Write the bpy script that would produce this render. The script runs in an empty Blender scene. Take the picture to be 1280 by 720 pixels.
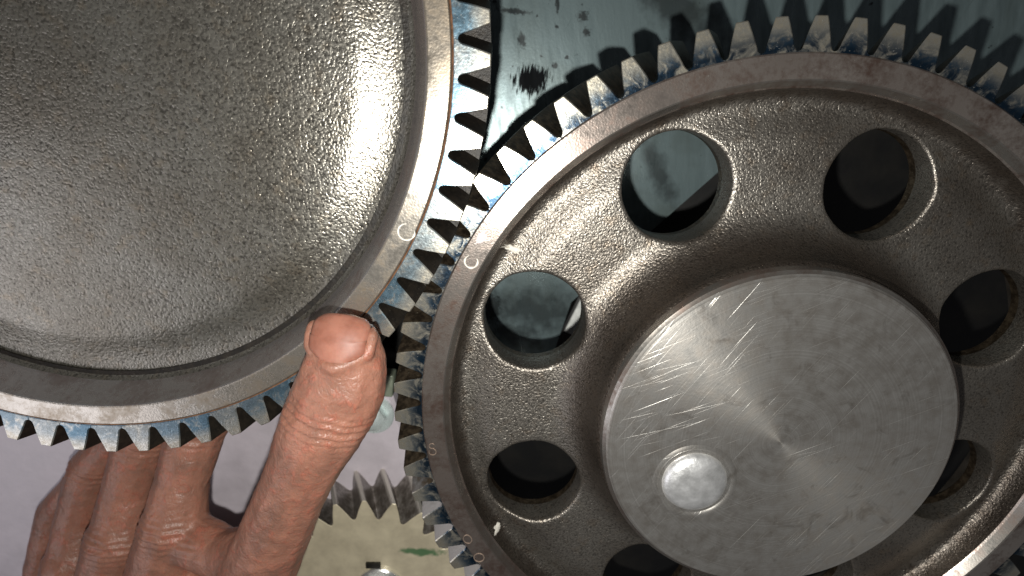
import bpy, bmesh, math, random
from mathutils import Vector, Matrix, noise
random.seed(7)
PI = math.pi
S = 0.00014            # one drawing unit in metres (module 2.7 gears)
scene = bpy.context.scene

# ------------------------------------------------------------------ camera
RW2C = Matrix(((0.99996737, 0.0, -0.00807881),
               (-0.00233548, 0.95730284, -0.28907754),
               (0.00773387, 0.28908698, 0.9572716)))
CAMP = Vector((7.7339, 289.087, 957.2716))
cd = bpy.data.cameras.new('camera'); cam = bpy.data.objects.new('camera', cd)
scene.collection.objects.link(cam); scene.camera = cam
cam.matrix_world = Matrix.Translation(CAMP * S) @ RW2C.transposed().to_4x4()
cd.sensor_width = 36.0; cd.lens = 36.0 * 700 / 1280
cd.clip_start = 0.005; cd.clip_end = 20
cd.dof.use_dof = True; cd.dof.focus_distance = 985 * S; cd.dof.aperture_fstop = 17

# ------------------------------------------------------------------ light
world = bpy.data.worlds.new('World'); scene.world = world; world.use_nodes = True
bg = world.node_tree.nodes['Background']
bg.inputs[0].default_value = (0.93, 0.93, 1.0, 1); bg.inputs[1].default_value = 0.05
ld = bpy.data.lights.new('phone_torch', 'POINT'); ld.energy = 1.2; ld.color = (1.0, 0.985, 0.93)
ld.shadow_soft_size = 0.0016
lo = bpy.data.objects.new('phone_torch', ld); scene.collection.objects.link(lo)
lo.location = Vector((-40, 165, 962)) * S
wd = bpy.data.lights.new('lower_left_fill', 'AREA'); wd.energy = 0.55; wd.color = (0.95, 0.93, 1.0)  # area lamp added as fill for the lower left, source unseen
wd.shape = 'RECTANGLE'; wd.size = 0.35; wd.size_y = 0.3
wo = bpy.data.objects.new('lower_left_fill', wd); scene.collection.objects.link(wo)
wo.location = Vector((-3600, -1300, 2300)) * S
wo.rotation_euler = (Vector((-400, -500, -200)) * S - wo.location).to_track_quat('-Z', 'Y').to_euler()
scene.view_settings.view_transform = 'Standard'; scene.view_settings.look = 'None'
scene.view_settings.exposure = 0.0; scene.view_settings.gamma = 1.0
scene.view_settings.use_curve_mapping = False

# ------------------------------------------------------------------ helpers
def W(px, py, z=0.0):
    """point of the place at height z that the photograph shows at px, py (1280 x 720)"""
    d = RW2C.transposed() @ Vector(((px - 640) / 700, -(py - 360) / 700, -1.0))
    t = (z - CAMP.z) / d.z
    return CAMP + d * t

def link(o):
    scene.collection.objects.link(o); return o

def finish(bm, name, mats, parent=None, loc=None, rotz=0.0, sharp=38, weld=0.0):
    if weld: bmesh.ops.remove_doubles(bm, verts=bm.verts, dist=weld)
    bmesh.ops.recalc_face_normals(bm, faces=bm.faces)
    for f in bm.faces: f.smooth = True
    lim = math.radians(sharp)
    for e in bm.edges:
        if len(e.link_faces) == 2 and e.calc_face_angle(0) > lim: e.smooth = False
    for v in bm.verts: v.co *= S
    me = bpy.data.meshes.new(name); bm.to_mesh(me); bm.free()
    for m in (mats if isinstance(mats, (list, tuple)) else [mats]): me.materials.append(m)
    return place(me, name, parent, loc, rotz)

def place(me, name, parent=None, loc=None, rotz=0.0):
    o = bpy.data.objects.new(name, me); link(o)
    if loc is not None: o.location = Vector(loc) * S
    o.rotation_euler = (0, 0, rotz)
    if parent: o.parent = parent
    return o

def thing(name, label, cat, loc, group=None):
    o = bpy.data.objects.new(name, None); link(o)
    o.location = Vector(loc) * S; o.empty_display_size = 0.01
    tag(o, label, cat, group); return o

def tag(o, label, cat, group=None):
    o['label'] = label; o['category'] = cat
    if group: o['group'] = group
    return o

def lathe(bm, prof, n=192, mat=0, closed=False, c=(0, 0)):
    """prof: list of (r, z[, mat of the band that follows])"""
    rings = []
    for p in prof:
        r, z = p[0], p[1]
        if r < 1e-6: rings.append([bm.verts.new((c[0], c[1], z))])
        else: rings.append([bm.verts.new((c[0] + r * math.cos(2*PI*k/n), c[1] + r * math.sin(2*PI*k/n), z)) for k in range(n)])
    m = len(rings)
    for i in range(m if closed else m - 1):
        a, b = rings[i], rings[(i + 1) % m]
        mi = prof[i][2] if len(prof[i]) > 2 else mat
        for k in range(n):
            k2 = (k + 1) % n
            if len(a) == 1 and len(b) == 1: break
            if len(a) == 1: f = bm.faces.new((a[0], b[k], b[k2]))
            elif len(b) == 1: f = bm.faces.new((a[k], b[0], a[k2]))
            else: f = bm.faces.new((a[k], b[k], b[k2], a[k2]))
            f.material_index = mi

def box(bm, c, s, rotz=0.0, bev=0.0):
    r = bmesh.ops.create_cube(bm, size=1.0)
    for v in r['verts']:
        v.co = Vector((v.co.x * s[0], v.co.y * s[1], v.co.z * s[2]))
    if bev:
        es = list({e for v in r['verts'] for e in v.link_edges})
        r2 = bmesh.ops.bevel(bm, geom=es, offset=bev, segments=3, profile=0.5, affect='EDGES')
        vs = list({v for f in r2['faces'] for v in f.verts} | {v for v in r['verts'] if v.is_valid})
    else: vs = r['verts']
    M = Matrix.Translation(Vector(c)) @ Matrix.Rotation(rotz, 4, 'Z')
    for v in vs: v.co = M @ v.co

def prism(bm, pts, z0, z1, bev=0.0):
    """closed outline pts (x, y) from z0 up to z1"""
    n = len(pts)
    cx = sum(p[0] for p in pts) / n; cy = sum(p[1] for p in pts) / n
    def ring(z, k):
        out = []
        for x, y in pts:
            d = math.hypot(x - cx, y - cy) or 1
            out.append(bm.verts.new((x - (x - cx) / d * k, y - (y - cy) / d * k, z)))
        return out
    rs = [ring(z0, 0), ring(z1 - bev, 0), ring(z1, bev)] if bev else [ring(z0, 0), ring(z1, 0)]
    for a, b in zip(rs, rs[1:]):
        for k in range(n): bm.faces.new((a[k], a[(k+1) % n], b[(k+1) % n], b[k]))
    bm.faces.new(rs[-1]); bm.faces.new(rs[0][::-1])

# ------------------------------------------------------------------ materials
def mat(name):
    m = bpy.data.materials.new(name); m.use_nodes = True
    nt = m.node_tree; b = nt.nodes['Principled BSDF']
    return m, nt, b
class N:
    """small node-building shorthand"""
    def __init__(s, nt): s.nt = nt
    def n(s, t, **k):
        x = s.nt.nodes.new(t)
        for a, v in k.items(): setattr(x, a, v)
        return x
    def l(s, a, b): s.nt.links.new(a, b)
    def coord(s, kind='Object'):
        return s.n('ShaderNodeTexCoord').outputs[kind]
    def wpos(s): return s.n('ShaderNodeNewGeometry').outputs['Position']
    def noise(s, vec, scale, detail=3, rough=.55, dist=0.0):
        x = s.n('ShaderNodeTexNoise'); s.l(vec, x.inputs['Vector'])
        x.inputs['Scale'].default_value = scale; x.inputs['Detail'].default_value = detail
        x.inputs['Roughness'].default_value = rough; x.inputs['Distortion'].default_value = dist
        return x.outputs['Fac']
    def voro(s, vec, scale, feature='F1', rnd=1.0):
        x = s.n('ShaderNodeTexVoronoi', feature=feature); s.l(vec, x.inputs['Vector'])
        x.inputs['Scale'].default_value = scale; x.inputs['Randomness'].default_value = rnd
        return x.outputs['Distance']
    def map(s, v, a, b, c=0.0, d=1.0, smooth=False):
        x = s.n('ShaderNodeMapRange')
        if smooth: x.interpolation_type = 'SMOOTHSTEP'
        s.l(v, x.inputs[0])
        for i, q in enumerate((a, b, c, d)): x.inputs[i + 1].default_value = q
        return x.outputs[0]
    def mix(s, f, a, b, mode='MIX'):
        x = s.n('ShaderNodeMix', data_type='RGBA', blend_type=mode)
        for i, q in ((0, f), (6, a), (7, b)):
            if hasattr(q, 'links') or hasattr(q, 'is_linked'): s.l(q, x.inputs[i])
            elif i == 0: x.inputs[0].default_value = q
            else: x.inputs[i].default_value = (*q, 1)
        return x.outputs[2]
    def math(s, op, a, b=0.0, c=None):
        x = s.n('ShaderNodeMath', operation=op)
        for i, q in enumerate((a, b, c)):
            if q is None: continue
            if hasattr(q, 'is_linked'): s.l(q, x.inputs[i])
            else: x.inputs[i].default_value = q
        return x.outputs[0]
    def scale(s, vec, sc, rot=(0, 0, 0), loc=(0, 0, 0)):
        if any(rot):   # turn first, then stretch
            y = s.n('ShaderNodeMapping'); s.l(vec, y.inputs[0]); y.inputs['Rotation'].default_value = rot
            vec = y.outputs[0]; rot = (0, 0, 0)
        x = s.n('ShaderNodeMapping'); s.l(vec, x.inputs[0])
        x.inputs['Scale'].default_value = sc; x.inputs['Rotation'].default_value = rot; x.inputs['Location'].default_value = loc
        return x.outputs[0]
    def radius(s, vec):
        x = s.n('ShaderNodeSeparateXYZ'); s.l(vec, x.inputs[0])
        return s.math('SQRT', s.math('ADD', s.math('MULTIPLY', x.outputs[0], x.outputs[0]), s.math('MULTIPLY', x.outputs[1], x.outputs[1])))
    def bump(s, b, h, strength, dist, prev=None):
        x = s.n('ShaderNodeBump'); s.l(h, x.inputs['Height'])
        x.inputs['Strength'].default_value = strength; x.inputs['Distance'].default_value = dist
        if prev is not None: s.l(prev, x.inputs['Normal'])
        if b is not None: s.l(x.outputs[0], b.inputs['Normal'])
        return x.outputs[0]
U = 1 / S     # texture frequency helper: scale U/k gives features about k units long

def cast_iron(name, base, dark, lump=1.0, rough=.42, warm=(.25, .17, .1), oil_shade=(), relief=1.0):
    m, nt, b = mat(name); q = N(nt); c = q.coord()
    big = q.noise(c, U / 160, 3); mid = q.noise(c, U / 24, 4)
    col = q.mix(q.map(big, .35, .65), base, dark)
    col = q.mix(q.map(mid, .55, .75, 0, .35), col, warm)
    if oil_shade:        # shade of the hub and rim hollows painted in, with brown oily stain
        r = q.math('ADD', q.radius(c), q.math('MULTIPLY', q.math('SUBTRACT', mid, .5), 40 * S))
        for a, b_ in oil_shade: col = q.mix(q.map(r, a * S, b_ * S, .7, 0, True), col, (.07, .05, .038))
    v = q.voro(c, U / (5.6 * lump), 'SMOOTH_F1')
    n1 = q.noise(c, U / (6.6 * lump), 2, .5, .6)
    n2 = q.noise(c, U / 40, 2)
    pit = q.math('SUBTRACT', n1, q.math('MULTIPLY', v, .55))
    q.l(q.mix(q.map(pit, .0, .25, .55, 0), col, (.035, .03, .026)), b.inputs['Base Color'])
    h = q.bump(None, n2, .2, 3 * S)
    q.bump(b, pit, .8, 2.6 * S * lump * relief, h)
    q.l(q.map(n1, .3, .7, rough - .09, rough + .12), b.inputs['Roughness'])
    b.inputs['Metallic'].default_value = .82
    return m

def machined(name, base, stain, stain_amt=.5, rough=.3, speck=(.7, .68, .63), aniso=.6, marks=1.0):
    """turned steel face: fine rings round the axis, oily stains, nicks"""
    m, nt, b = mat(name); q = N(nt); c = q.coord(); r = q.radius(c)
    x = q.n('ShaderNodeCombineXYZ'); q.l(r, x.inputs[0])
    rings = q.noise(x.outputs[0], U / 2.2, 3, .7)
    wob = q.noise(c, U / 55, 5, .6, .5); fine = q.noise(c, U / 9, 4, .65); big = q.noise(c, U / 300, 2)
    s = q.math('ADD', q.math('MULTIPLY', wob, .65), q.math('MULTIPLY', fine, .35))
    col = q.mix(q.map(s, .62 - .35 * stain_amt, .8 - .35 * stain_amt), base, stain)
    col = q.mix(q.map(big, .4, .62, 0, .5), col, stain)
    nick = q.noise(c, U / 3.6, 2, .5)
    col = q.mix(q.map(nick, .70, .76, 0, .7 * marks), col, speck)
    q.l(col, b.inputs['Base Color'])
    b.inputs['Metallic'].default_value = .85
    q.l(q.map(s, .35, .65, rough - .06, rough + .16), b.inputs['Roughness'])
    t = q.n('ShaderNodeTangent', direction_type='RADIAL', axis='Z')
    q.l(t.outputs[0], b.inputs['Tangent']); b.inputs['Anisotropic'].default_value = aniso; b.inputs['Anisotropic Rotation'].default_value = .25
    h = q.bump(None, rings, .08, .35 * S)
    h = q.bump(None, fine, .10, .45 * S, h)
    q.bump(b, nick, .25 * marks, .8 * S, h)
    return m

def tooth_face(name, rm, root_dark, steel=(.60, .59, .54), blue=(.10, .22, .36), amount=.5):
    """bright steel with smeared blue marking ink; rm = tip radius, thing axis at origin"""
    m, nt, b = mat(name); q = N(nt); c = q.coord(); w = q.wpos(); r = q.radius(c)
    n1 = q.noise(w, U / 26, 5, .62, .9); n2 = q.noise(w, U / 7, 4, .7); n3 = q.noise(w, U / 150, 2)
    rr = q.math('DIVIDE', r, rm * S)
    # the ink sits in a band below the tip, ragged at its edges
    band = q.map(q.math('ADD', rr, q.math('MULTIPLY', q.math('SUBTRACT', n1, .5), .05)), .955, .985, 1, 0)
    ink = q.math('MULTIPLY', band, q.map(q.math('ADD', q.math('MULTIPLY', n1, .7), q.math('MULTIPLY', n2, .3)), .62 - .3 * amount, .78 - .3 * amount))
    oi = q.n('ShaderNodeObjectInfo').outputs['Random']
    ink = q.math('MULTIPLY', ink, q.map(oi, .05, .6, .5, 1.15))
    col = q.mix(q.map(n2, .38, .7, 0, .7), steel, (.44, .37, .25))
    col = q.mix(q.math('MULTIPLY', ink, .85), col, blue)
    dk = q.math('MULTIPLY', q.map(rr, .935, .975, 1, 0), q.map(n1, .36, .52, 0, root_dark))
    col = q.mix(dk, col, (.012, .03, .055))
    spk = q.noise(w, U / 3.2, 2); col = q.mix(q.map(spk, .68, .75, 0, .8), col, (.75, .75, .7))
    q.l(col, b.inputs['Base Color'])
    b.inputs['Metallic'].default_value = .85
    q.l(q.map(n2, .3, .7, .2, .36), b.inputs['Roughness'])
    h = q.bump(None, n1, .2, 1.5 * S); q.bump(b, q.noise(w, U / 4, 3), .3, .7 * S, h)
    return m

def oily_flank(name, col1, col2, rough=.38, gl=.5, metal=.75, low_shine=False, tip=0):
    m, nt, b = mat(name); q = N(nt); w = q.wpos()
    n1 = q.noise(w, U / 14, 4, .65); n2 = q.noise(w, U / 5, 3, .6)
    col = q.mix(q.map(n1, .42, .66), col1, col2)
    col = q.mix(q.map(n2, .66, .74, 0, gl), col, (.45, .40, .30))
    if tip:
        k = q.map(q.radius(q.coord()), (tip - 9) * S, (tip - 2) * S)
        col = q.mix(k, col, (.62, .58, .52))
    if low_shine:
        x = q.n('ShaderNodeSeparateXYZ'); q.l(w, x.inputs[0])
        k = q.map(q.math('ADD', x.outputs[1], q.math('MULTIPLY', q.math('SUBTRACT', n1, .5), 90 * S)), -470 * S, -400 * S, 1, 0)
        col = q.mix(k, col, (.62, .60, .60))  # white reflection on the lowest flanks, painted into the colour
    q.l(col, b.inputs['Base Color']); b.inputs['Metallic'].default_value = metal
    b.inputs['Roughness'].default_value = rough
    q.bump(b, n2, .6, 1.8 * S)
    return m

def plain(name, col, rough=.5, metal=0.0, var=.25, k=30, bump=.2, bd=1.5):
    m, nt, b = mat(name); q = N(nt); c = q.wpos()
    n1 = q.noise(c, U / k, 4, .6)
    q.l(q.mix(q.map(n1, .3, .7), tuple(x * (1 - var) for x in col), tuple(min(1, x * (1 + var)) for x in col)), b.inputs['Base Color'])
    q.l(q.map(n1, .3, .7, rough - .08, rough + .1), b.inputs['Roughness'])
    b.inputs['Metallic'].default_value = metal
    q.bump(b, q.noise(c, U / (k / 4), 3), bump, bd * S)
    return m

M_web = cast_iron('rough_cast_iron', (.29, .268, .236), (.20, .178, .153), .62, .35, oil_shade=((330, 395), (592, 560)))
M_webL = cast_iron('rough_cast_iron_pale', (.30, .285, .25), (.235, .215, .18), .72, .27, (.33, .25, .16), relief=.62)
M_ring = machined('stained_rim_steel', (.56, .50, .45), (.20, .137, .112), .5, .21, aniso=.2)
M_ringL = machined('pale_rim_steel', (.56, .52, .46), (.38, .31, .23), .42, .22, aniso=.2)
M_cham = machined('turned_chamfer_steel', (.36, .34, .31), (.22, .17, .145), .5, .28, marks=.4)
M_chamL = machined('polished_chamfer_steel', (.58, .55, .54), (.38, .31, .29), .45, .2, marks=.3, aniso=.5)
M_rust = plain('rust_line', (.14, .07, .035), .7, .2, .5, 12)
M_hub = None
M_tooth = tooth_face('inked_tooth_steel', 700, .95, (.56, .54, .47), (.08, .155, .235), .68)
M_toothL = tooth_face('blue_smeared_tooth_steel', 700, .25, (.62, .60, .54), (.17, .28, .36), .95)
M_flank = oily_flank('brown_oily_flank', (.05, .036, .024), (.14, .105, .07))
M_flankT = oily_flank('brown_oily_tooth_flank', (.035, .026, .018), (.12, .09, .06), .36, .6, .6, low_shine=True)
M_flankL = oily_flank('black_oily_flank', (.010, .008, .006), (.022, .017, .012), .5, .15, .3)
M_under = plain('dark_under_casting', (.04, .034, .028), .6, .5)
M_chalk = plain('pale_marking_paint', (.78, .74, .66), .6, 0, .12, 6)
M_dull = plain('dull_stamp_edge', (.44, .34, .27), .45, .6, .3, 6)

def make_hub_material():
    m, nt, b = mat('scratched_hub_steel'); q = N(nt); c = q.coord(); r = q.radius(c)
    x = q.n('ShaderNodeCombineXYZ'); q.l(r, x.inputs[0])
    rings = q.noise(x.outputs[0], U / 3, 3, .7)
    sc1 = q.noise(q.scale(c, (U / 260, U / 2.3, 1), (0, 0, -.42)), 1.0, 2, .5)
    sc2 = q.noise(q.scale(c, (U / 300, U / 2.8, 1), (0, 0, -.95)), 1.0, 2, .5)
    sc3 = q.noise(q.scale(c, (U / 330, U / 2.4, 1), (0, 0, -.25)), 1.0, 2, .5)
    reg = q.map(q.noise(c, U / 90, 2), .42, .6)
    reg2 = q.map(q.noise(q.scale(c, (1, 1, 1), (0, 0, 0), (.3, .1, 0)), U / 80, 2), .45, .6)
    s1 = q.math('MULTIPLY', q.map(sc1, .64, .74), reg); s2 = q.math('MULTIPLY', q.map(sc2, .63, .71), reg2)
    s3 = q.math('MULTIPLY', q.map(sc3, .70, .78), reg)
    s = q.math('MAXIMUM', s1, q.math('MAXIMUM', s2, s3))
    n1 = q.noise(c, U / 26, 5, .65); n2 = q.noise(c, U / 5, 3)
    col = q.mix(q.map(n1, .38, .66), (.60, .58, .545), (.40, .37, .335))
    col = q.mix(q.map(rings, .4, .6, 0, .35), col, (.30, .28, .25))
    spot = q.noise(c, U / 48, 5, .7, .8); col = q.mix(q.map(spot, .56, .72, 0, .6), col, (.22, .19, .16))
    col = q.mix(q.math('MULTIPLY', s, .4), col, (.80, .79, .75)); q.l(col, b.inputs['Base Color'])
    b.inputs['Metallic'].default_value = .82
    q.l(q.map(n1, .3, .7, .30, .46), b.inputs['Roughness'])
    t = q.n('ShaderNodeTangent', direction_type='RADIAL', axis='Z'); q.l(t.outputs[0], b.inputs['Tangent'])
    b.inputs['Anisotropic'].default_value = .6; b.inputs['Anisotropic Rotation'].default_value = .25
    h = q.bump(None, rings, .2, .7 * S); h = q.bump(None, n2, .2, 1.0 * S, h)
    x2 = q.math('MULTIPLY', s, -1.0); q.bump(b, x2, .35, 1.1 * S, h)
    return m
M_hub = make_hub_material()
M_pin = plain('polished_pin_steel', (.86, .86, .85), .34, .75, .18, 22, .35, 1.2)

# ------------------------------------------------------------------ tooth mesh
def tooth_mesh(name, prof, depth, slope, rp, mats, nz=9, ch=1.6, twsign=1):
    """prof: (r, half width) from root to tip; front face at z=0; twist grows with depth"""
    bm = bmesh.new()
    def sect(z, k):
        tw = twsign * slope * (-z) / rp
        pts = []
        side = []
        for i, (r, h) in enumerate(prof):
            rr = r - (k if i == len(prof) - 1 else 0); hh = max(h - k, 1)
            side.append((rr, hh))
        for r, h in side: pts.append((r * math.cos(h / r + tw), r * math.sin(h / r + tw)))
        for r, h in reversed(side): pts.append((r * math.cos(-h / r + tw), r * math.sin(-h / r + tw)))
        return [bm.verts.new((x, y, z)) for x, y in pts]
    zs = [-ch * .8] + [-depth * i / nz for i in range(1, nz + 1)]
    front = sect(0, ch); rings = [front] + [sect(z, 0) for z in zs]
    n = len(front)
    for a, b in zip(rings, rings[1:]):
        for k in range(n):
            f = bm.faces.new((a[k], a[(k + 1) % n], b[(k + 1) % n], b[k]))
            f.material_index = 0 if a is front else 1
    h = n // 2
    for i in range(h - 1):
        bm.faces.new((front[i], front[i + 1], front[n - 2 - i], front[n - 1 - i]))
    f = bm.faces.new(rings[-1][::-1]); f.material_index = 1
    o = finish(bm, name, mats, sharp=30)
    me = o.data; bpy.data.objects.remove(o); return me

def ring_of_teeth(parent, me, n, a0, z):
    for k in range(n): place(me, 'tooth', parent, (0, 0, z), a0 + 2 * PI * k / n)

def letter_arc(parent, mat_, pos, r, start, sweep, wdt, z, name='letter_mark', ell=1.0, rot=0.0, h=.9, second=None):
    """a hand-struck round letter: a raised burr ribbon following an arc, slightly uneven"""
    bm = bmesh.new()
    for (ox, oy, rr, st, sw) in ([(0, 0, r, start, sweep)] + (second or [])):
        n = 30; full = sw >= 2 * PI - .01; rings = []
        for k in range(n + (0 if full else 1)):
            a = st + sw * k / n
            w = wdt * (.75 + .5 * noise.noise((k * .3 + pos[0], pos[1], 0))) * (1 if full else min(1, .35 + 4 * min(k, n - k) / n))
            row = []
            for dr, dz in ((-w, -.6), (-w * .5, h), (w * .5, h), (w, -.6)):
                x = (rr + dr) * math.cos(a) * ell; y = (rr + dr) * math.sin(a)
                x, y = x * math.cos(rot) - y * math.sin(rot), x * math.sin(rot) + y * math.cos(rot)
                row.append(bm.verts.new((pos[0] + ox + x, pos[1] + oy + y, z + dz)))
            rings.append(row)
        m = len(rings)
        for i in range(m if full else m - 1):
            a, b = rings[i], rings[(i + 1) % m]
            for j in range(3): bm.faces.new((a[j], a[j + 1], b[j + 1], b[j]))
    return finish(bm, name, mat_, parent)

def blob(parent, mat_, name, pos, rx, ry, rot, z, h, seed, n=40, rag=.35, zf=None):
    """thin irregular patch of dried paint, thicker in the middle"""
    bm = bmesh.new(); c = bm.verts.new((pos[0], pos[1], z + h + (zf(math.hypot(*pos)) if zf else 0))); r1 = []; r2 = []
    for k in range(n):
        a = 2 * PI * k / n
        q = 1 + rag * noise.noise((math.cos(a) * 2.2 + seed, math.sin(a) * 2.2, seed)) * 2
        for lst, f, zz in ((r1, .8, z + h * .9), (r2, 1.0, z - .5)):
            x = rx * q * f * math.cos(a); y = ry * q * f * math.sin(a)
            X, Y = pos[0] + x * math.cos(rot) - y * math.sin(rot), pos[1] + x * math.sin(rot) + y * math.cos(rot)
            lst.append(bm.verts.new((X, Y, zz + (zf(math.hypot(X, Y)) if zf else 0))))
    for k in range(n):
        k2 = (k + 1) % n
        bm.faces.new((c, r1[k], r1[k2])); bm.faces.new((r1[k], r2[k], r2[k2], r1[k2]))
    return finish(bm, name, mat_, parent, sharp=80)

# ------------------------------------------------------------------ the surfaces below
ZF = -720.0
ZP = -500.0
def floor_mat():
    m, nt, b = mat('black_oily_housing'); q = N(nt); w = q.wpos()
    n1 = q.noise(w, U / 120, 4); q.l(q.mix(q.map(n1, .4, .7), (.008, .008, .008), (.02, .018, .015)), b.inputs['Base Color'])
    b.inputs['Roughness'].default_value = .55; q.bump(b, n1, .4, 8 * S)
    return m
bm = bmesh.new(); box(bm, (0, 0, ZF - 20), (9000, 9000, 40))
o = finish(bm, 'housing_floor', floor_mat()); o['kind'] = 'structure'

def plate_mat():
    m, nt, b = mat('blue_grey_plate'); q = N(nt); w = q.wpos()
    big = q.noise(w, U / 260, 4, .6, .5)
    streak = q.noise(q.scale(w, (U / 26, U / 150, 1), (0, 0, -.12)), 1.0, 4, .65)
    spots = q.noise(w, U / 30, 3, .55)
    fine = q.noise(w, U / 6, 3)
    col = q.mix(q.map(streak, .35, .68), (.21, .275, .285), (.125, .168, .175))
    col = q.mix(q.map(big, .48, .68, 0, .75), col, (.10, .125, .115))
    col = q.mix(q.map(spots, .70, .735, 0, .9), col, (.015, .018, .02))
    scr = q.noise(q.scale(w, (U / 3, U / 160, 1), (0, 0, .5)), 1.0, 2)
    col = q.mix(q.map(scr, .70, .76, 0, .5), col, (.06, .08, .085))
    # soot blot with a bristly edge
    p = W(666, 100, ZP)
    d = q.n('ShaderNodeVectorMath', operation='SUBTRACT'); q.l(w, d.inputs[0]); d.inputs[1].default_value = p * S
    e = q.scale(d.outputs[0], (1 / (46 * S), 1 / (34 * S), 0))
    ln = q.n('ShaderNodeVectorMath', operation='LENGTH'); q.l(e, ln.inputs[0])
    br = q.noise(q.scale(w, (U / 6, U / 40, 1), (0, 0, .12)), 1.0, 3, .6)
    blot = q.map(q.math('ADD', ln.outputs['Value'], q.math('MULTIPLY', q.math('SUBTRACT', br, .5), 2.4)), .75, 1.05, 1, 0)
    col = q.mix(blot, col, (.008, .009, .01))
    # dull wiped streaks of grime, plus broad dark patches
    for px, py, rx, ry, rot in ((642, 14, 20, 3.5, .1), (652, 50, 5, 9, -.3), (729, 20, 7, 6, 0), (733, 40, 5, 5, 0), (697, 0, 3, 14, 0), (693, 82, 4, 4, 0), (850, 12, 64, 24, .55), (822, 212, 13, 52, -.5), (640, 420, 40, 16, .2), (615, 385, 12, 22, .2), (668, 388, 70, 32, .1)):
        p = W(px, py, ZP)
        d = q.n('ShaderNodeVectorMath', operation='SUBTRACT'); q.l(w, d.inputs[0]); d.inputs[1].default_value = p * S
        e = q.scale(d.outputs[0], (1 / (rx * 2 * S), 1 / (ry * 2 * S), 0), (0, 0, rot))
        ln = q.n('ShaderNodeVectorMath', operation='LENGTH'); q.l(e, ln.inputs[0])
        wide = rx > 30 or ry >= 50
        k = q.map(q.math('ADD', ln.outputs['Value'], q.math('MULTIPLY', q.math('SUBTRACT', spots if wide else fine, .5), 2.0)), .35 if wide else .6, 1.35 if wide else 1.15, .72 if wide else .9, 0)
        col = q.mix(k, col, (.02, .025, .026))
    q.l(col, b.inputs['Base Color'])
    b.inputs['Metallic'].default_value = .4
    q.l(q.math('ADD', q.map(streak, .3, .7, .22, .42), q.math('MULTIPLY', blot, .35)), b.inputs['Roughness'])
    q.l(q.map(blot, 0, 1, .5, .05), b.inputs['Specular IOR Level'])
    h = q.bump(None, streak, .15, 3 * S); q.bump(b, fine, .12, .9 * S, h)
    return m
M_plate = plate_mat()
bm = bmesh.new()
A = W(690, 447, ZP); B = W(604, 426, ZP)
pl = [(-2300, 1800), (-2300, 250), (-700, 120), (-240, 40), (-120, -60), (B.x - 40, B.y + 10), (B.x + 30, B.y - 18), (A.x - 40, A.y - 6), (A.x, A.y)]
E2 = W(714, 378, ZP)
pl += [(E2.x, E2.y), (E2.x + 60, E2.y + 60), (700, 330), (2300, 330), (2300, 1800)]
prism(bm, [(p[0], p[1]) for p in pl[::-1]], ZP - 26, ZP)
o = finish(bm, 'cover_plate', M_plate, sharp=30)
tag(o, 'flat blue grey metal plate with soot blot and oily spots behind both large gears', 'plate')

# white card lying below the plate edge, glimpsed through the middle hole
bm = bmesh.new(); c = W(722, 398, -570)
box(bm, (c.x + 6, c.y, -575), (46, 110, 10), -.42, 3)
o = finish(bm, 'label_card', plain('white_card', (.82, .83, .80), .5, 0, .2, 14))
tag(o, 'small white slip glimpsed through the upper left web hole beside the plate edge', 'card')
bm = bmesh.new(); box(bm, (c.x + 6, c.y, (ZF - 580) / 2), (60, 130, -580 - ZF), -.42, 2)
o = finish(bm, 'support_block', plain('black_painted_block', (.012, .012, .012), .5))
tag(o, 'black block under the white slip below the upper left web hole', 'block')

# lavender painted casing at lower left
bm = bmesh.new()
zc = -360
pts = [(-2300, 150), (-2300, -1500), (-120, -1500)] + [tuple(W(x, y, zc).xy) for x, y in ((560, 660), (520, 580), (500, 525), (489, 492), (470, 470), (380, 420))] + [(-1100, 60), (-1600, 120)]
prism(bm, pts[::-1], zc - 46, zc, 10)
cs = thing('engine_casing', 'lavender grey painted casing under the thumb and behind the small gear', 'casing', (-900, -700, ZF))
o = finish(bm, 'cover', plain('lavender_grey_paint', (.66, .60, .65), .42, .05, .12, 90, .25, 3), cs); o.location = -cs.location
bm = bmesh.new(); prism(bm, [(-900 + (x + 900) * .9, -700 + (y + 700) * .86) for x, y in pts][::-1], ZF + 2, zc - 48)
o = finish(bm, 'base', plain('black_oily_base', (.012, .012, .012), .5), cs); o.location = -cs.location

# ------------------------------------------------------------------ right gear
RC = (473.6, -255.9)
gr = thing('timing_gear', 'large dark cast gear on the right with round web holes and a scratched raised hub', 'gear', (*RC, ZF))
OFF = -ZF   # parts are given heights above the base of their thing
def webz(r):
    """height of the rough web face at radius r"""
    if r < 319: return 55.0
    if r < 400:
        t = (r - 319) / 81; return -44 + 99 * (1 - math.sqrt(max(0, 1 - (1 - t) ** 2))) ** .9
    if r < 500: return -44.0
    if r < 572:
        t = (r - 500) / 72; return -44 - 16 * t * t * (3 - 2 * t)
    if r < 593:
        t = (593 - r) / 21; return -60 + 42 * (1 - math.sqrt(max(0, 1 - (1 - t) ** 2)))
    return -18.0
bm = bmesh.new()
HA0 = 2.756; HR, HP = 97.0, 466.0; SEG = 32; R0, R1 = 350.0, 581.0
NN = 8 * SEG
lathe(bm, [(312, 62 + OFF), (319, 55 + OFF)] + [(r, webz(r) + OFF) for r in (320, 322, 325, 329, 334, 340)] + [(R0, webz(R0) + OFF)], NN)
lathe(bm, [(R1, webz(R1) + OFF), (583, webz(583) + OFF), (585, webz(585) + OFF), (588, webz(588) + OFF), (591, webz(591) + OFF), (593, -18 + OFF)], NN)
for v in bm.verts:   # line the lathe up with the hole sectors
    a = HA0 + PI / 8
    v.co = Matrix.Rotation(a, 3, 'Z') @ v.co
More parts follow.
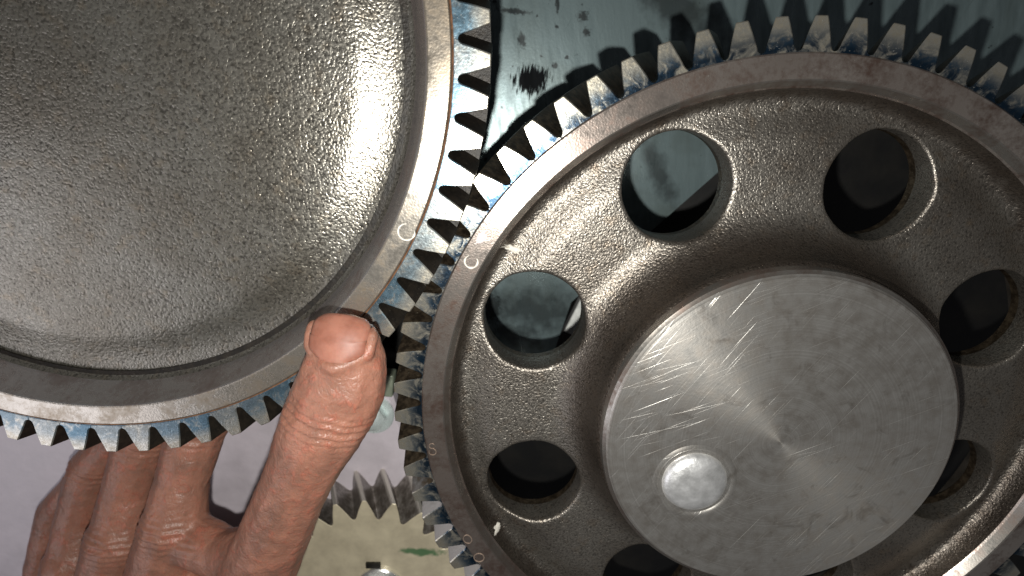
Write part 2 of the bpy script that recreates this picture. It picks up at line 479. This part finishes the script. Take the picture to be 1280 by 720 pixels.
for s in range(8):
    ac = HA0 + s * PI / 4; lo_, hi = ac - PI / 8, ac + PI / 8
    bd = []
    for k in range(SEG): bd.append((R1, lo_ + (hi - lo_) * k / SEG))
    NS = 24
    for k in range(NS): bd.append((R1 + (R0 - R1) * k / NS, hi))
    for k in range(SEG): bd.append((R0, hi - (hi - lo_) * k / SEG))
    for k in range(NS): bd.append((R0 + (R1 - R0) * k / NS, lo_))
    hc = Vector((HP * math.cos(ac), HP * math.sin(ac)))
    outer = [Vector((r * math.cos(a), r * math.sin(a))) for r, a in bd]
    dirs = [(p - hc).normalized() for p in outer]
    LIP = 8.0
    rows = []
    fr = [0, .12, .25, .4, .55, .7, .85, 1.0]
    lips = [LIP, LIP * .7, LIP * .45, LIP * .25, LIP * .1, 0.0]
    for f in fr[::-1]:
        rows.append([((hc + d * (HR + LIP)).lerp(p, f), 0.0) for p, d in zip(outer, dirs)])
    for l in lips[1:]:
        dz = LIP * .8 * (1 - math.sqrt(max(0, 1 - (1 - l / LIP) ** 2)))
        wv = lambda d: 1 + .012 * noise.noise((d.x * 3 + s * 5, d.y * 3, 1))
        rows.append([(hc + d * (HR + l) * wv(d), dz) for d in dirs])
    vr = [[bm.verts.new((p.x, p.y, webz(p.length) - dz + OFF)) for p, dz in row] for row in rows]
    for zz in (-100, -118):
        vr.append([bm.verts.new(((hc + d * HR * (1 + .01 * noise.noise((d.x * 2, d.y * 2, s)))).x, (hc + d * HR).y, zz + OFF)) for d in dirs])
    vr.append([bm.verts.new((p.x, p.y, -118 + OFF)) for p in outer])
    n = len(outer)
    for i in range(len(vr) - 1):
        for k in range(n):
            f = bm.faces.new((vr[i][k], vr[i][(k + 1) % n], vr[i + 1][(k + 1) % n], vr[i + 1][k]))
            f.material_index = 1 if i >= len(vr) - 3 else 0
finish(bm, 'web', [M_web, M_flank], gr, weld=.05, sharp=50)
bm = bmesh.new()
lathe(bm, [(593, -19, 0), (596, -15, 1), (604, -1.2, 1), (606.5, 0, 0), (644, 0, 0), (646.5, -2.5, 0), (647.5, -6.5, 2), (648.5, -6.5, 2), (648.5, -152, 3), (581, -152, 3), (581, -118, 3), (581, -60, 3)], 256)
for v in bm.verts: v.co.z += OFF
finish(bm, 'rim', [M_ring, M_cham, M_flank, M_under], gr, sharp=12)
bm = bmesh.new()
lathe(bm, [(0, 89), (292, 89), (302, 88, 0), (306, 83, 1), (312, 79, 1), (314, 72, 1), (314, 40, 1)], 192)
for v in bm.verts: v.co.z += OFF
finish(bm, 'hub', [M_hub, M_cham], gr, sharp=30)
bm = bmesh.new(); lathe(bm, [(0, -119), (345, -119), (352, -130), (352, -150), (140, -150), (140, -ZF * -1 + 2), (0, -ZF * -1 + 2)], 96)
for v in bm.verts: v.co.z += OFF
finish(bm, 'shaft', M_under, gr, sharp=30)
TP = [(644, 30), (648.6, 28.7), (649.4, 26.4), (651.3, 24.2), (655, 22.3), (664, 20.2), (673, 17.9), (682, 15.3), (692, 12.3), (698.4, 10.2), (700, 8.9)]
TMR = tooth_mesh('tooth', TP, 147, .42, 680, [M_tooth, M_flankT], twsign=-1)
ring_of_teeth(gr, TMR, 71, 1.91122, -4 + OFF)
if True:
    a = -2.629
    bm = bmesh.new(); px, py = 165.3 * math.cos(a), 165.3 * math.sin(a)
    lathe(bm, [(76, 89.3, 1), (72, 90.6, 1), (67, 90.4, 1), (63, 86.5, 1), (60, 85.5, 0), (58, 91, 0), (55, 96, 0), (50, 99.5, 0), (42, 103, 0), (32, 106, 0), (20, 108, 0), (8, 108.8, 0), (0, 109)], 64, c=(px, py))
    for v in bm.verts: v.co.z += OFF
    finish(bm, 'dowel_pin', [M_pin, M_hub], gr, sharp=50)
def rel(px, py, z, c): 
    w = W(px, py, z); return (w.x - c[0], w.y - c[1])
letter_arc(gr, M_chalk, rel(589, 327, 0, RC), 11.5, math.radians(105), math.radians(285), 2.8, OFF)
letter_arc(gr, M_chalk, rel(607, 292, 0, RC), 12.5, math.radians(165), math.radians(235), 2.3, OFF)
blob(gr, plain('pinkish_paint', (.74, .62, .62), .7, 0, .1, 8), 'paint_patch', rel(602, 297, 0, RC), 16, 7.5, 1.0, OFF, .5, 3.3)
letter_arc(gr, M_dull, rel(584.5, 674, 0, RC), 10.5, 0.4, 2 * PI, 1.7, OFF, ell=.8, rot=.4)
letter_arc(gr, M_dull, rel(598.8, 697, 0, RC), 10.5, 0, 2 * PI, 1.7, OFF, ell=1.0, rot=.2)
letter_arc(gr, M_dull, rel(540, 557.5, 0, RC), 5.5, 0.4, math.radians(300), 1.2, OFF, second=[(0.5, -13, 7, 2.6, math.radians(290))])
blob(gr, M_chalk, 'paint_dab', rel(639, 311, -52, RC), 17, 6, -.35, OFF + .6, 3.0, 1.1, rag=.5, zf=webz)
blob(gr, M_chalk, 'paint_dab', rel(622, 658, -52, RC), 6, 8, .6, OFF + .6, 3.0, 5.1, zf=webz)

# ------------------------------------------------------------------ left gear
LC = (-729.4, 398.3); ZL = 62.0
gl = thing('timing_gear', 'large pale cast gear at upper left held at its lower edge by a thumb', 'gear', (*LC, ZF))
def lz(z): return z + OFF
prof = [(0, 21), (120, 20.5), (250, 18), (380, 15), (470, 12.4), (482, 11.8), (492, 10.3), (502, 8.0), (513, 5.0), (526, 2.2), (540, .5), (553, 0), (564, 1.6), (572, 5), (578, 10), (581, 14)]
bm = bmesh.new(); lathe(bm, [(r, lz(z)) for r, z, *_ in prof], 256); finish(bm, 'web', M_webL, gl, sharp=50)
bm = bmesh.new()
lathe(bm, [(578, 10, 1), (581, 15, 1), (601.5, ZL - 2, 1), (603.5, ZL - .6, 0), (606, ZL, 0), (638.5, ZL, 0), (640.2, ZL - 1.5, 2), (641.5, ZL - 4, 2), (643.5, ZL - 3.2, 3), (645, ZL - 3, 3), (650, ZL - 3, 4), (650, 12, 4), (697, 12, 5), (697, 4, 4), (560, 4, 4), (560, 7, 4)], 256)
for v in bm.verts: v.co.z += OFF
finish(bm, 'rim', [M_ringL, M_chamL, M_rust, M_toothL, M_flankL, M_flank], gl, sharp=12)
bm = bmesh.new(); lathe(bm, [(570, 4.5), (570, -8), (300, -8), (300, -60), (120, -60), (120, ZF + 2), (0, ZF + 2)], 96)
for v in bm.verts: v.co.z += OFF
finish(bm, 'shaft', M_under, gl, sharp=30)
TPL = [(645, 29), (650, 27.95), (650.8, 25.5), (652.8, 23.3), (656.5, 21.5), (665, 19.4), (674, 16.9), (683, 14.2), (692, 11.4), (697.6, 9.6), (699, 8.4)]
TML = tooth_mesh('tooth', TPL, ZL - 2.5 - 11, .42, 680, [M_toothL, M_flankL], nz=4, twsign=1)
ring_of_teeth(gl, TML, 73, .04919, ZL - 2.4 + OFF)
letter_arc(gl, M_chalk, rel(508, 290, ZL, LC), 13.5, math.radians(75), math.radians(290), 2.3, lz(ZL), rot=.1)

# ------------------------------------------------------------------ small gear at lower left
ZS = -225.0
m_ = 22.5; NS_ = 24; rt = NS_ * m_ / 2 + .85 * m_; rr_ = NS_ * m_ / 2 - 1.65 * m_
tp = W(493, 630, ZS); ap = W(458, 626, ZS)
th = math.asin((tp.x - ap.x) / rt); SC = (ap.x, tp.y - rt * math.cos(th))
gs = thing('drive_gear', 'small thick tan gear with pointed teeth and green paint smear at lower left', 'gear', (*SC, ZF))
def tan_face():
    m, nt, b = mat('tan_oiled_steel'); q = N(nt); w = q.wpos()
    n1 = q.noise(w, U / 60, 4, .6); n2 = q.noise(w, U / 8, 3)
    col = q.mix(q.map(n1, .35, .65), (.72, .64, .46), (.54, .475, .34))
    p = W(528, 690, ZS)
    d = q.n('ShaderNodeVectorMath', operation='SUBTRACT'); q.l(w, d.inputs[0]); d.inputs[1].default_value = p * S
    e = q.scale(d.outputs[0], (1 / (62 * S), 1 / (13 * S), 0), (0, 0, .05))
    ln = q.n('ShaderNodeVectorMath', operation='LENGTH'); q.l(e, ln.inputs[0])
    k = q.map(q.math('ADD', ln.outputs['Value'], q.math('MULTIPLY', q.math('SUBTRACT', q.noise(w, U / 28, 4), .5), 2.2)), .55, 1.05, .85, 0)
    col = q.mix(k, col, (.03, .16, .055)); q.l(col, b.inputs['Base Color'])
    b.inputs['Metallic'].default_value = .2; b.inputs['Roughness'].default_value = .42
    q.bump(b, n2, .2, 1.2 * S); return m
M_tan = tan_face()
M_sfl = oily_flank('grey_drive_flank', (.14, .12, .10), (.34, .31, .28), .34, .2, .5, tip=rt)
bm = bmesh.new()
lathe(bm, [(0, ZS), (rr_ + 1, ZS), (rr_ + 2, ZS - 2, 1), (rr_ + 2, ZS - 215, 1), (90, ZS - 215, 1), (90, ZF + 2, 1), (0, ZF + 2, 1)], 96)
for v in bm.verts: v.co.z += OFF
finish(bm, 'gear_body', [M_tan, M_sfl], gs, sharp=30)
TPS = [(rr_ - 4, 30), (rr_ + 2, 29), (rr_ + 5, 26), (rr_ + 10, 23.6), (rr_ + 20, 20.2), (rr_ + 32, 15.6), (rr_ + 44, 10.4), (rt - 4, 6.6), (rt, 4.4)]
TMS = tooth_mesh('tooth', TPS, 213, .42, rt - 17, [M_tan, M_sfl], twsign=1)
ring_of_teeth(gs, TMS, NS_, PI / 2 - th, ZS + .4 + OFF)
# nut with washer on that gear's face
M_chrome = plain('bright_plated_steel', (.78, .78, .76), .2, .75, .1, 30, .1, 1)
def nut(name, label, cat, c, z, r, mats, dome=.6, washer=1.35, group=None):
    t = thing(name, label, cat, (c[0], c[1], z), group)
    bm = bmesh.new(); lathe(bm, [(0, 0.2), (r * washer, .2), (r * washer, r * .14), (r * washer * .95, r * .2), (r * .9, r * .2)], 64)
    finish(bm, 'washer', mats[0], t, sharp=30)
    bm = bmesh.new(); rows = []
    for rad, zz, hexy in ((1.0, .18, 1), (1.0, .72, 1), (.93, .84, .4), (.82, .9, 0), (.6, .92 + .25 * dome, 0), (.3, .92 + .42 * dome, 0)):
        row = []
        for k in range(48):
            a = 2 * PI * k / 48
            hx = math.cos(PI / 6) / math.cos((a % (PI / 3)) - PI / 6)
            f = rad * (hexy * hx * 1.05 + (1 - hexy))
            row.append(bm.verts.new((r * f * math.cos(a), r * f * math.sin(a), zz * r)))
        rows.append(row)
    for a, b in zip(rows, rows[1:]):
        for k in range(48): bm.faces.new((a[k], a[(k + 1) % 48], b[(k + 1) % 48], b[k]))
    bm.faces.new(rows[-1])
    finish(bm, 'head', mats[1], t, sharp=28)
    return t
c = W(476, 733, ZS)
nut('shaft_nut', 'bright shaft nut on the face of the small tan gear', 'nut', (c.x, c.y), ZS + .5, 50, [M_chrome, M_chrome], 1.0, 1.24)
bm = bmesh.new(); c = W(467, 705, ZS); box(bm, (c.x, c.y, ZS + 4), (38, 16, 8), 0, 1.5)
o = finish(bm, 'shaft_key', plain('black_key_steel', (.02, .018, .014), .5, .5)); tag(o, 'dark square key beside the bright shaft nut', 'key')
# flange bolt on the casing next to the thumb
c = W(467, 517, zc)
M_bolt = plain('clear_zinc_bolt', (.80, .90, .88), .25, .45, .12, 30, .1, 1)
nut('flange_bolt', 'bluish zinc flange bolt on the casing just right of the thumb', 'bolt', (c.x, c.y), zc + .5, 38, [M_bolt, M_bolt], .5, 1.45)
bm = bmesh.new(); c = W(486, 478, zc + 20); box(bm, (c.x, c.y, zc + 20), (30, 62, 44), -.1, 5)
o = finish(bm, 'hose_clip', plain('pale_green_metal', (.34, .38, .29), .4, .3)); tag(o, 'pale green metal clip standing above the zinc bolt beside the thumb', 'clip')

# ------------------------------------------------------------------ hand
def skin_mat():
    m, nt, b = mat('worn_skin'); q = N(nt); c = q.wpos()
    n1 = q.noise(c, U / 60, 4, .6); n2 = q.noise(c, U / 11, 4, .6, .4); n3 = q.noise(c, U / 24, 3, .6, 1.0)
    col = q.mix(q.map(n1, .35, .65), (.34, .155, .105), (.24, .115, .08))
    col = q.mix(q.map(n3, .52, .68, 0, .75), col, (.38, .13, .085))
    col = q.mix(q.map(n2, .58, .74, 0, .5), col, (.16, .09, .06)); v = q.voro(q.scale(q.scale(c, (1, 1, 1), (.2, .1, .3)), (1, .5, 1), (0, 0, -.35)), U / 7, 'DISTANCE_TO_EDGE')
    col = q.mix(q.math('MULTIPLY', q.map(v, 0, .09, .4, 0), q.map(n3, .45, .65)), col, (.10, .045, .03))
    gr_ = q.noise(c, U / 90, 4, .65, .8); col = q.mix(q.map(gr_, .52, .70, 0, .6), col, (.13, .075, .055))
    q.l(col, b.inputs['Base Color'])
    b.inputs['Roughness'].default_value = .42
    b.inputs['Subsurface Weight'].default_value = .25; b.inputs['Subsurface Radius'].default_value = (1, .35, .2)
    b.inputs['Subsurface Scale'].default_value = .0015
    h = q.bump(None, q.map(v, 0, .14), .22, 1.2 * S); h = q.bump(None, n3, .5, 5 * S, h); q.bump(b, q.noise(c, U / 5, 3), .35, 1.6 * S, h)
    return m
M_skin = skin_mat()
NC0 = W(414, 453, 176); NC1 = W(421, 394, 158)
NAX = (NC1 - NC0); NL = NAX.length; NAX.normalize()
NUP = Vector((-.10, .02, 1)); NUP = (NUP - NAX * NUP.dot(NAX)).normalized(); NSD = NAX.cross(NUP)
def nail_point(t, sg, lift):
    wd = 45 * (1 - max(0, (.22 - t) / .22) ** 2 * .25) * (1 - max(0, (t - .8) / .2) ** 2 * .25)
    ang = sg * .85; tt = t + .07 * sg * sg * (1 if t < .5 else -1)
    return NC0 + NAX * NL * tt + NSD * wd * math.sin(ang) / math.sin(.85) + NUP * (44 * (math.cos(ang) - 1) + lift - 46 * max(0, t - .35) ** 2)
def hand_mesh():
    bm = bmesh.new()
    def ball(c, r, sq=(1, 1, 1), frame=None):
        g = bmesh.ops.create_icosphere(bm, subdivisions=2, radius=1.0)
        for v in g['verts']:
            p = Vector((v.co.x * sq[0], v.co.y * sq[1], v.co.z * sq[2])) * r
            v.co = Vector(c) + (frame @ p if frame else p)
    def chain(pts, sq=(1, 1, 1), step=13.0):
        for (a, ra), (b, rb) in zip(pts, pts[1:]):
            a = Vector(a); b = Vector(b); L = (b - a).length; n = max(2, int(L / step))
            for k in range(n + 1):
                t = k / n; ball(a.lerp(b, t), ra + (rb - ra) * t, sq)
    def P(x, y, z): w = W(x, y, z); return (w.x, w.y, z)
    # thumb: tip on the rim face, running down to the left
    flat = (1, 1, .82)
    chain([(P(434, 437, 118), 60), (P(433, 455, 120), 69), (P(427, 482, 122), 75), (P(414, 512, 122), 76), (P(400, 540, 121), 73), (P(380, 580, 118), 64),
           (P(366, 612, 112), 62), (P(343, 668, 92), 67), (P(312, 742, 60), 78)], flat)
    ball(P(431, 427, 112), 50, flat)
    # folds of skin round the nail
    F = []
    for t in (.86, .7, .5, .3, .12): F.append((t, 1.13))
    for sg in (.85, .45, 0, -.45, -.85): F.append((-.07 - .06 * (1 - sg * sg), sg))
    for t in (.12, .3, .5, .7, .86): F.append((t, -1.13))
    pts = [nail_point(t, sg, -5.5) for t, sg in F]
    chain([(p, 11 - (6 if F[i][0] > .8 else 0)) for i, p in enumerate(pts)], step=5)
    # thenar, palm edge, wrist
    chain([(P(312, 742, 60), 80), (P(268, 830, 10), 100), (P(205, 940, -40), 108), (P(120, 1060, -60), 106)], (1, 1, .9))
    # web of skin between thumb and index
    chain([(P(336, 690, 74), 62), (P(285, 694, 22), 52), (P(235, 672, -18), 58)])
    chain([(P(300, 760, 40), 70), (P(245, 750, 0), 66), (P(205, 720, -25), 70)])
    # back of the hand
    chain([(P(218, 655, -22), 68), (P(190, 780, -40), 88), (P(160, 920, -50), 104), (P(120, 1060, -60), 104)])
    chain([(P(150, 672, -95), 72), (P(130, 790, -100), 90), (P(110, 930, -100), 100)])
    chain([(P(92, 706, -165), 70), (P(80, 810, -165), 84), (P(80, 940, -150), 96)])
    chain([(P(52, 760, -230), 62), (P(50, 840, -225), 74), (P(60, 950, -200), 88)])
    # fingers run in under the rim, bent at every joint
    for (kn, k2, pip, dip, tip), r in (((P(218, 655, -22), P(228, 600, -48), P(245, 540, -78), P(290, 480, -98), P(330, 448, -84)), 56),
                                       ((P(150, 672, -95), P(160, 615, -125), P(178, 552, -152), P(232, 492, -150), P(278, 462, -110)), 57),
                                       ((P(92, 706, -165), P(98, 650, -200), P(118, 585, -225), P(170, 520, -205), P(215, 492, -150)), 54),
                                       ((P(52, 760, -230), P(55, 705, -258), P(72, 640, -275), P(120, 575, -245), P(160, 540, -190)), 46)):
        chain([(kn, r * 1.16), (k2, r * .98), (pip, r * 1.06), (pip.lerp(dip, .5) if hasattr(pip, 'lerp') else tuple((x + y) / 2 for x, y in zip(pip, dip)), r * .86), (dip, r * .90), (tip, r * .72)])
    for v in bm.verts: v.co *= S
    me = bpy.data.meshes.new('hand'); bm.to_mesh(me); bm.free()
    o = bpy.data.objects.new('hand', me); link(o)
    r = o.modifiers.new('remesh', 'REMESH'); r.mode = 'VOXEL'; r.voxel_size = 4.0 * S; r.use_smooth_shade = True
    s = o.modifiers.new('smooth', 'SMOOTH'); s.iterations = 14; s.factor = .5
    dg = bpy.context.evaluated_depsgraph_get(); dg.update()
    me2 = bpy.data.meshes.new_from_object(o.evaluated_get(dg))
    bpy.data.objects.remove(o)
    # knuckle folds: short waves across each joint on the side that faces up
    def P3(x, y, z): w = W(x, y, z); return Vector((w.x, w.y, z))
    joints = [(P3(411, 517, 122), P3(428, 455, 120), 120, 3.4, 30), (P3(218, 655, -22), P3(228, 600, -48), 110, 2.6, 34), (P3(150, 672, -95), P3(160, 615, -125), 110, 2.6, 34),
              (P3(245, 540, -78), P3(228, 600, -48), 90, 2.2, 24), (P3(178, 552, -152), P3(160, 615, -125), 90, 2.2, 24), (P3(118, 585, -225), P3(98, 650, -200), 90, 2.2, 24)]
    me2.calc_loop_triangles() if False else None
    nrm = [v.normal.copy() for v in me2.vertices]
    for v, n_ in zip(me2.vertices, nrm):
        p = v.co / S; off = 0.0
        for c_, t_, rad, amp, wdt in joints:
            d_ = p - c_
            if d_.length > rad: continue
            ax = (t_ - c_).normalized(); t = d_.dot(ax)
            side = d_ - ax * t
            t += 4 * noise.noise(side * .035 + c_) + .0035 * side.length ** 2 * (1 if t > 0 else -1) * .3
            up_ = max(0.0, n_.z) ** .5
            off += amp * up_ * math.exp(-(t / wdt) ** 2) * (math.cos(t * 2 * PI / 13.0) - .4)
        off += 1.6 * noise.noise(p * .03) + .8 * noise.noise(p * .09)
        v.co += n_ * off * S
    for p in me2.polygons: p.use_smooth = True
    me2.materials.clear(); me2.materials.append(M_skin)
    return me2
hm = hand_mesh(); hm.name = 'hand'
hand = thing('hand', 'bare hand pinching the edge of the pale gear with the thumb on top', 'hand', (*W(250, 850, 0).xy, ZF))
ho = place(hm, 'skin', hand); ho.location = -hand.location
# thumb nail: a curved plate set into the thumb tip
def nail():
    bm = bmesh.new(); nu, nv = 16, 18
    rows = []
    for lay in (0, 1):
        g = []
        for j in range(nv + 1):
            t = j / nv
            row = [bm.verts.new(nail_point(t, -1 + 2 * i / nu, 1.2 if lay else -5)) for i in range(nu + 1)]
            g.append(row)
        rows.append(g)
    for lay in (0, 1):
        for j in range(nv):
            for i in range(nu):
                g = rows[lay]; bm.faces.new((g[j][i], g[j][i+1], g[j+1][i+1], g[j+1][i]))
    a, b = rows
    for j in range(nv):
        for i in (0, nu): bm.faces.new((a[j][i], a[j+1][i], b[j+1][i], b[j][i]))
    for i in range(nu):
        for j in (0, nv): bm.faces.new((a[j][i], a[j][i+1], b[j][i+1], b[j][i]))
    m, nt, bb = mat('nail'); q = N(nt); n1 = q.noise(q.wpos(), U / 26, 5, .65)
    q.l(q.mix(q.map(n1, .38, .64), (.34, .145, .10), (.25, .095, .062)), bb.inputs['Base Color'])
    bb.inputs['Roughness'].default_value = .5; bb.inputs['Subsurface Weight'].default_value = .2; bb.inputs['Subsurface Scale'].default_value = .001
    o = finish(bm, 'nail', m, hand, sharp=60); o.location = -hand.location
nail()
